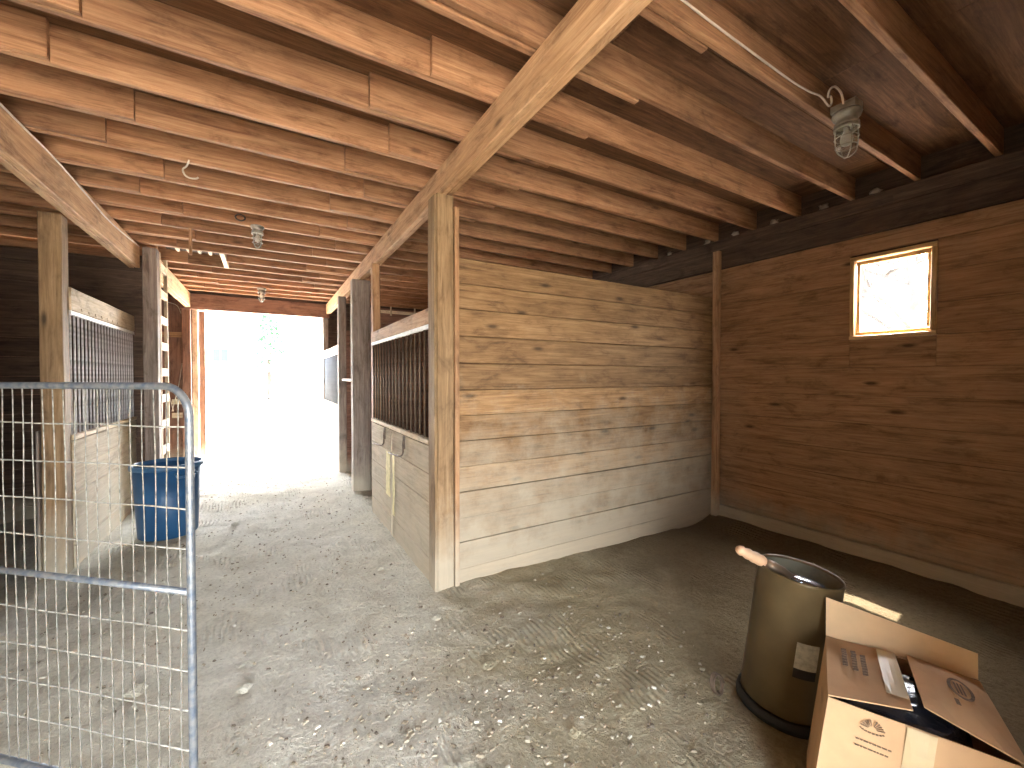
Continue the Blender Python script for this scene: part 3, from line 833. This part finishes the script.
# fan-shaped emblem and small text on the front panel
fo = bxp(0, .115, .405) - A * .008
e1 = B.copy(); e2 = (bxp(0, 0, .45) - bxp(0, 0, .30)).normalized()
polys = []
for k in range(11):
    a = math.pi * (.06 + .088 * k); 
    if k == 5: continue
    r0, r1 = .010, .030 - .004 * abs(math.sin(a * 2))
    for s in (0,):
        polys.append([(r0 * math.cos(a - .07), r0 * math.sin(a - .07)), (r1 * math.cos(a - .075), r1 * math.sin(a - .075)), (r1 * 1.06 * math.cos(a), r1 * 1.06 * math.sin(a)), (r1 * math.cos(a + .075), r1 * math.sin(a + .075)), (r0 * math.cos(a + .07), r0 * math.sin(a + .07))])
for k in range(8):
    a0_ = math.pi * (1.12 + .095 * k); a1_ = a0_ + .22
    polys.append([(.030 * math.cos(a0_), .012 * math.sin(a0_) + .002), (.030 * math.cos(a1_), .012 * math.sin(a1_) + .002), (.033 * math.cos(a1_), .015 * math.sin(a1_) + .001), (.033 * math.cos(a0_), .015 * math.sin(a0_) + .001)])
for r_ in range(2):
    xx = -.035
    for q in range(8):
        w = random.uniform(.005, .012); polys.append(rect(xx, -.045 - r_ * .02, w, .004)); xx += w + .002
D3 = decal('emblem_print', fo, e1, e2, [p[::-1] if False else p for p in polys], M['print'], box)
for d_ in (D1, D2, D3): d_['kind'] = 'stuff'
panel('tape_strip', (bxp(0, .19, .18) - A * .0135, bxp(0, .255, .18) - A * .0135, bxp(0, .255, .449) - A * .006, bxp(0, .19, .449) - A * .006), .001, M['tape'], None, 4, -.007, A)
panel('tape_strip', (P(.08, .15, .4855), P(DA - .03, .15, .4735), P(DA - .03, .203, .4755), P(.06, .203, .4975)), .001, M['tape'], None, 4, .003)
# black plastic bag inside
bm = bmesh.new(); bmesh.ops.create_icosphere(bm, subdivisions=5, radius=1)
for v in bm.verts:
    d = v.co.copy()
    nn = .10 * noise.noise(d * 3.1) + .07 * abs(noise.noise(d * 7 + Vector((4, 2, 1)))) + .06 * abs(noise.noise(d * 13)) + .02 * noise.noise(d * 26)
    s = 1 + nn
    sq = Vector([math.copysign(abs(c) ** .6, c) for c in d])
    v.co = A * (sq.x * .165 * s) + B * (sq.y * .175 * s) + UP * (sq.z * .19 * s)
bag = bm_obj('plastic_bag', bm, M['bag'], None, bxp(DA / 2 - .01, DB / 2, .258), True)
tag(bag, 'crumpled black plastic bag stuffed inside the cardboard box', 'bag')

# ------------------------------------------------------------------ caged ceiling lights
def jar_light(loc, label, s=1.0):
    t = thing('caged_light', loc, label, 'light', None)
    L = Vector(loc)
    def lat(name, prof, mat, seg=20):
        bm = bmesh.new(); add_lathe(bm, [(r * s, z * s) for r, z in prof], seg); return bm_obj(name, bm, mat, t, L, True)
    lat('canopy', [(0, .0), (.062, .0), (.066, -.012), (.060, -.03), (.048, -.034), (.048, -.055), (.055, -.06), (.055, -.075), (0, -.075)], M['cast'])
    lat('glass_jar', [(.042, -.075), (.045, -.10), (.045, -.17), (.038, -.205), (.02, -.222), (0, -.226)], M['jar'])
    lat('bulb', [(0, -.078), (.013, -.08), (.014, -.10), (.026, -.125), (.029, -.145), (.022, -.168), (0, -.178)], M['bulb'], 14)
    cg = lat('cage_collar', [(.05, -.074), (.056, -.074), (.056, -.092), (.05, -.092), (.05, -.074)], M['cast'])
    for z in (-.135, -.18):
        r = .052 if z > -.15 else .047
        bm = bmesh.new(); add_tube(bm, [(r * s * math.cos(a), r * s * math.sin(a), z * s) for a in [2 * math.pi * k / 16 for k in range(17)]], .003 * s, 5)
        bm_obj('cage_ring', bm, M['cast'], t, L, True)
    for k in range(4):
        a = math.pi / 4 + k * math.pi / 2
        c, q = math.cos(a) * s, math.sin(a) * s
        bm = bmesh.new(); add_tube(bm, smoothpath([(c * .053, q * .053, -.09 * s), (c * .053, q * .053, -.15 * s), (c * .044, q * .044, -.205 * s), (c * .015, q * .015, -.234 * s), (0, 0, -.236 * s)], 3), .003 * s, 5)
        bm_obj('cage_wire', bm, M['cast'], t, L, True)
    return t
L1 = jar_light((2.82, 1.075, 2.985), 'caged glass jar light hanging near the window wall by a looped cable', 1.06)
stick('mount_block', 2.77, 2.87, 1.02, 1.135, 2.986, 3.03, 'cast', L1, 1, .006, 0)
L2 = jar_light((-.06, 4.80, 2.978), 'caged glass jar light beside a black cable coil over the aisle', .9)
L3 = jar_light((-.05, 8.09, 2.978), 'caged glass jar light nearest the yard door header', 1.0)
cx = [(1.2, 1.13, 3.06), (1.6, 1.138, 3.045), (2.0, 1.138, 3.035), (2.35, 1.138, 3.03), (2.52, 1.13, 3.03), (2.60, 1.11, 3.02), (2.66, 1.10, 2.985), (2.685, 1.095, 3.0), (2.665, 1.09, 3.03),
      (2.62, 1.085, 3.01), (2.63, 1.08, 3.05), (2.69, 1.08, 3.085), (2.735, 1.07, 3.06), (2.762, 1.07, 3.01)]
tag(tube('power_cable', smoothpath(cx, 5), .0055, M['cable'], None, 6), 'pale looped cable running along the joist to the caged light', 'cable')
cc = [Vector((-.20 + (.035 + .0012 * (k % 7)) * math.cos(k * .5), 4.79 - .003 * (k % 5), 3.03 + .03 * math.sin(k * .5))) for k in range(48)]
tag(tube('cable_coil', cc, .005, M['cable_dark'], None, 5), 'small coil of black cable on the joist beside the aisle light', 'cable')
lc = [(-1.199, -0.5, 2.955), (-1.199, 1.5, 2.96), (-1.198, 3.2, 2.945), (-1.198, 3.9, 2.955), (-1.198, 4.5, 2.93), (-1.198, 5.0, 2.90), (-1.198, 5.5, 2.915), (-1.199, 6.1, 2.95)]
tag(tube('beam_cable', smoothpath(lc, 5), .0055, M['cable'], None, 6), 'thin pale cable stapled along the beam above the gate', 'cable')
tag(tube('hanging_hook', smoothpath([(-.44, 3.60, 2.985), (-.455, 3.60, 2.94), (-.475, 3.60, 2.915), (-.465, 3.60, 2.88), (-.44, 3.60, 2.865), (-.405, 3.60, 2.868), (-.39, 3.60, 2.88)], 5), .006, M['rope'], None, 6), 'small white hook hanging under a joist above the aisle', 'hook')
hs2 = stick('hanging_stick', -.65, -.622, 5.21, 5.238, 2.72, 2.982, 'trim', None, 3)
tag(hs2, 'short brown stick hanging from a joist near the ladder hatch', 'stick')

# saddle rack on the stall partition
rk = thing('wall_rack', (1.75, 5.70, 2.53), 'pale peg rack rail high on the reddish plank partition', 'rack')
stick('rail', 1.22, 2.6, 5.70, 5.73, 2.36, 2.40, 'pale', rk, 3)
for xx in (1.45, 1.78, 2.1): stick('peg', xx, xx + .022, 5.675, 5.699, 2.33, 2.45, 'pale', rk, 1)
# white gate latch between posts
lt_ = thing('latch_rail', (1.0, 6.6, 1.45), 'short white latch rail between the grey posts', 'latch')
stick('bar', 1.03, 1.05, 5.87, 7.01, 1.44, 1.475, 'white', lt_, 2)

# pale fluff of webs where the joists meet the window wall
for i, y in enumerate((1.42, 1.78, 2.2, 2.58, 2.9, 3.4)):
    bm = bmesh.new(); bmesh.ops.create_icosphere(bm, subdivisions=2, radius=.045)
    for v in bm.verts:
        v.co *= .75 + .9 * noise.noise(v.co * 42 + Vector((i * 3, 0, 0)))
        v.co.z *= .7; v.co.x *= .6
    tag(bm_obj('web_tuft', bm, M['nest'], None, (4.245, y, 3.0), True), 'small pale tuft of webs on top plate above the window wall', 'web tuft', 'tufts of webs along the top plate')

# ------------------------------------------------------------------ debris on the dirt
def clod(x, y, r, i):
    bm = bmesh.new(); bmesh.ops.create_icosphere(bm, subdivisions=2, radius=r)
    for v in bm.verts:
        v.co *= 1 + .4 * noise.noise(v.co * (1.2 / r) + Vector((i * 5, 0, 0))); v.co.z *= .6
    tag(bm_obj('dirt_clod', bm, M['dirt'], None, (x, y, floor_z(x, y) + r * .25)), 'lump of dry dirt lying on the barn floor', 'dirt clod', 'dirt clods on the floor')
CLODS = ((-.28, 5.05, .035), (-.55, 2.6, .04), (-.1, 2.35, .03), (.75, 3.3, .03), (.98, 1.9, .03), (1.1, 1.35, .025), (.62, 1.45, .02), (-.65, 4.2, .03), (.9, 2.45, .03))
for i, (x, y, r) in enumerate(CLODS):
    clod(x, y, r, i)
def make_chips():
    rnd = random.Random(3); vs, fs = [], []
    for k in range(4200):
        if k < 2600: x, y = rnd.uniform(-1.15, .98), rnd.uniform(.4, 9.2)
        elif k < 4400: x, y = rnd.gauss(.9, .55), rnd.gauss(1.5, .5)
        else: x, y = rnd.uniform(-1.1, 4.0), rnd.uniform(.3, 2.7)
        if x > 4.0 or y < .2 or (x < -1.2): continue
        if 2.70 < y < 9.4 and x > .90: continue
        if x < -1.0 and y > 5.9: continue
        if math.hypot(x - 1.99, y - 1.03) < .3 or math.hypot(x + .82, y - 5.12) < .33 or (1.45 < x < 2.2 and .15 < y < .9): continue
        if any(math.hypot(x - c[0], y - c[1]) < c[2] * 2.2 + .03 for c in CLODS): continue
        L = rnd.choice((.006, .008, .011, .016, .024)) * rnd.uniform(.6, 1.2); w = L * rnd.uniform(.2, .9); h = min(w, .008) * .8
        a = rnd.uniform(0, 6.28); c, s = math.cos(a), math.sin(a); z = floor_z(x, y) + h * .2
        b0 = len(vs)
        tl = rnd.uniform(-.4, .4)
        for (p, q, r) in ((-1, -1, 0), (1, -.7, 0), (1, 1, 0), (-.8, 1, 0), (-.6, -.6, 1), (.7, -.5, 1), (.6, .7, 1), (-.7, .5, 1)):
            vs.append((x + (p * L * c - q * w * s) / 2, y + (p * L * s + q * w * c) / 2, z + r * h + p * L * tl * .3))
        for f in ((0, 1, 5, 4), (1, 2, 6, 5), (2, 3, 7, 6), (3, 0, 4, 7), (4, 5, 6, 7)): fs.append(tuple(b0 + i for i in f))
    o = mesh_obj('straw_chips', vs, fs, M['chips'])
    tag(o, 'scattered straw bits, chips and crumbs on the dirt floor', 'debris', None, 'stuff')
make_chips()

# ------------------------------------------------------------------ yard beyond the door
hx, hy = -9.0, 36.0
house = thing('white_house', (hx, hy, -.06), 'white house across the sunlit yard beyond the barn door', 'house')
def hbox(name, x0, x1, y0, y1, z0, z1, mat, par=house):
    bm = bmesh.new(); c = Vector(((x0 + x1) / 2, (y0 + y1) / 2, (z0 + z1) / 2))
    add_box(bm, x0 - c.x, x1 - c.x, y0 - c.y, y1 - c.y, z0 - c.z, z1 - c.z); return bm_obj(name, bm, mat, par, c)
hbox('walls', -14, -1.5, 36, 44, -.06, 5.2, M['siding'])
bm = bmesh.new()
v = [bm.verts.new(p) for p in ((-7, -.6, 0), (6.0, -.6, 0), (6.0, 4.0, 2.6), (-7, 4.0, 2.6), (-7, 8.6, 0), (6.0, 8.6, 0))]
for f in ((0, 1, 2, 3), (3, 2, 5, 4), (0, 3, 4), (1, 5, 2), (0, 4, 5, 1)): bm.faces.new([v[i] for i in f])
bm_obj('roof', bm, M['roof'], house, (-7.2, 36, 5.2))
for (xw, zw, w, h) in ((-3.7, 2.6, .5, .9), (-2.75, 2.6, .95, .9), (-8.0, 2.5, 1.0, 1.2)):
    fw = hbox('window', xw - w / 2 - .1, xw + w / 2 + .1, 35.92, 36.0, zw - .1, zw + h + .1, M['siding'])
    for q in (0, 1): hbox('pane', xw - w / 2 + q * w / 2 + .02, xw + (q) * w / 2 - .02, 35.89, 35.919, zw, zw + h, M['pane_blue'], fw)
def bare_tree(x, y, h, seed, label, r0=.16):
    rnd = random.Random(seed)
    t = thing('bare_tree', (x, y, -.1), label, 'tree', 'trees outside the barn')
    tb = bmesh.new(); top = Vector((rnd.uniform(-.4, .4), rnd.uniform(-.4, .4), h))
    tp = [top * (k / 6) + Vector((rnd.uniform(-.08, .08), rnd.uniform(-.08, .08), 0)) for k in range(7)]
    add_tube(tb, tp, [r0 * (1 - .8 * k / 6) for k in range(7)], 7)
    bm_obj('trunk', tb, M['bark'], t, (x, y, -.1), True)
    bb = bmesh.new()
    def br(p, d, L, r, dep):
        q = p + d * L * .5 + Vector((rnd.uniform(-1, 1), rnd.uniform(-1, 1), rnd.uniform(-.5, 1))) * L * .08; e = p + d * L
        add_tube(bb, [p, q, e], [r, r * .75, r * .4], 4)
        if dep:
            for _ in range(3):
                nd = (d + Vector((rnd.uniform(-1, 1), rnd.uniform(-1, 1), rnd.uniform(-.3, .8))) * .8).normalized()
                br(p + d * L * rnd.uniform(.4, 1), nd, L * rnd.uniform(.45, .65), r * .5, dep - 1)
    for k in range(16):
        f = rnd.uniform(.2, .98); a = rnd.uniform(0, 6.28)
        br(top * f, Vector((math.cos(a), math.sin(a), rnd.uniform(.1, .9))).normalized(), h * .3 * (1.1 - f * .6), r0 * .35, 3)
    bm_obj('branches', bb, M['bark'], t, (x, y, -.1))['kind'] = 'stuff'
for i, (x, y, h, r0, lb) in enumerate(((9, 2.5, 6, .13, 'slender bare tree closest outside the small barn window'), (15, 5.2, 9, .22, 'thick bare tree set back outside the small barn window'),
                                      (21.5, 6.2, 10, .2, 'bare tree farthest out past the small barn window'),
                                      (4.2, 26, 8, .16, 'bare tree in the yard beside the pale stall front doorway'), (3.9, 40, 10, .2, 'tall bare tree behind the evergreen in the yard'))):
    bare_tree(x, y, h, 20 + i, lb, r0)
ev = thing('evergreen_tree', (.2, 33, -.1), 'green evergreen tree standing in the bright yard', 'tree')
tube('trunk', [(.2, 33, -.1), (.2, 33, 6)], [.18, .04], M['bark'], ev, 7)
bm = bmesh.new(); rnd = random.Random(5)
for k in range(2600):
    f = rnd.random() ** .8; z = 1.6 + 5.2 * f; r = 1.7 * (1 - f) * math.sqrt(rnd.uniform(.3, 1)) + .05; a = rnd.uniform(0, 6.28)
    p = Vector((r * math.cos(a), r * math.sin(a), z)); d = Vector((math.cos(a), math.sin(a), -.35)) * .3; s = Vector((-math.sin(a), math.cos(a), 0)) * .09
    q = [bm.verts.new(p - s), bm.verts.new(p + d), bm.verts.new(p + s), bm.verts.new(p - d * .2 + Vector((0, 0, .12)))]
    bm.faces.new(q)
bm_obj('foliage', bm, M['needle'], ev, (.2, 33, -.1))
fnc = thing('rail_fence', (-1.5, 24, -.06), 'low rail fence in front of the white house', 'fence')
for k in range(4): hbox('fence_post', -4.05 + k * 1.4, -3.95 + k * 1.4, 23.95, 24.05, -.06, 1.1, M['bark'], fnc)
for z in (.5, .95): hbox('fence_rail', -4.2, .4, 23.9, 23.95, z, z + .1, M['bark'], fnc)
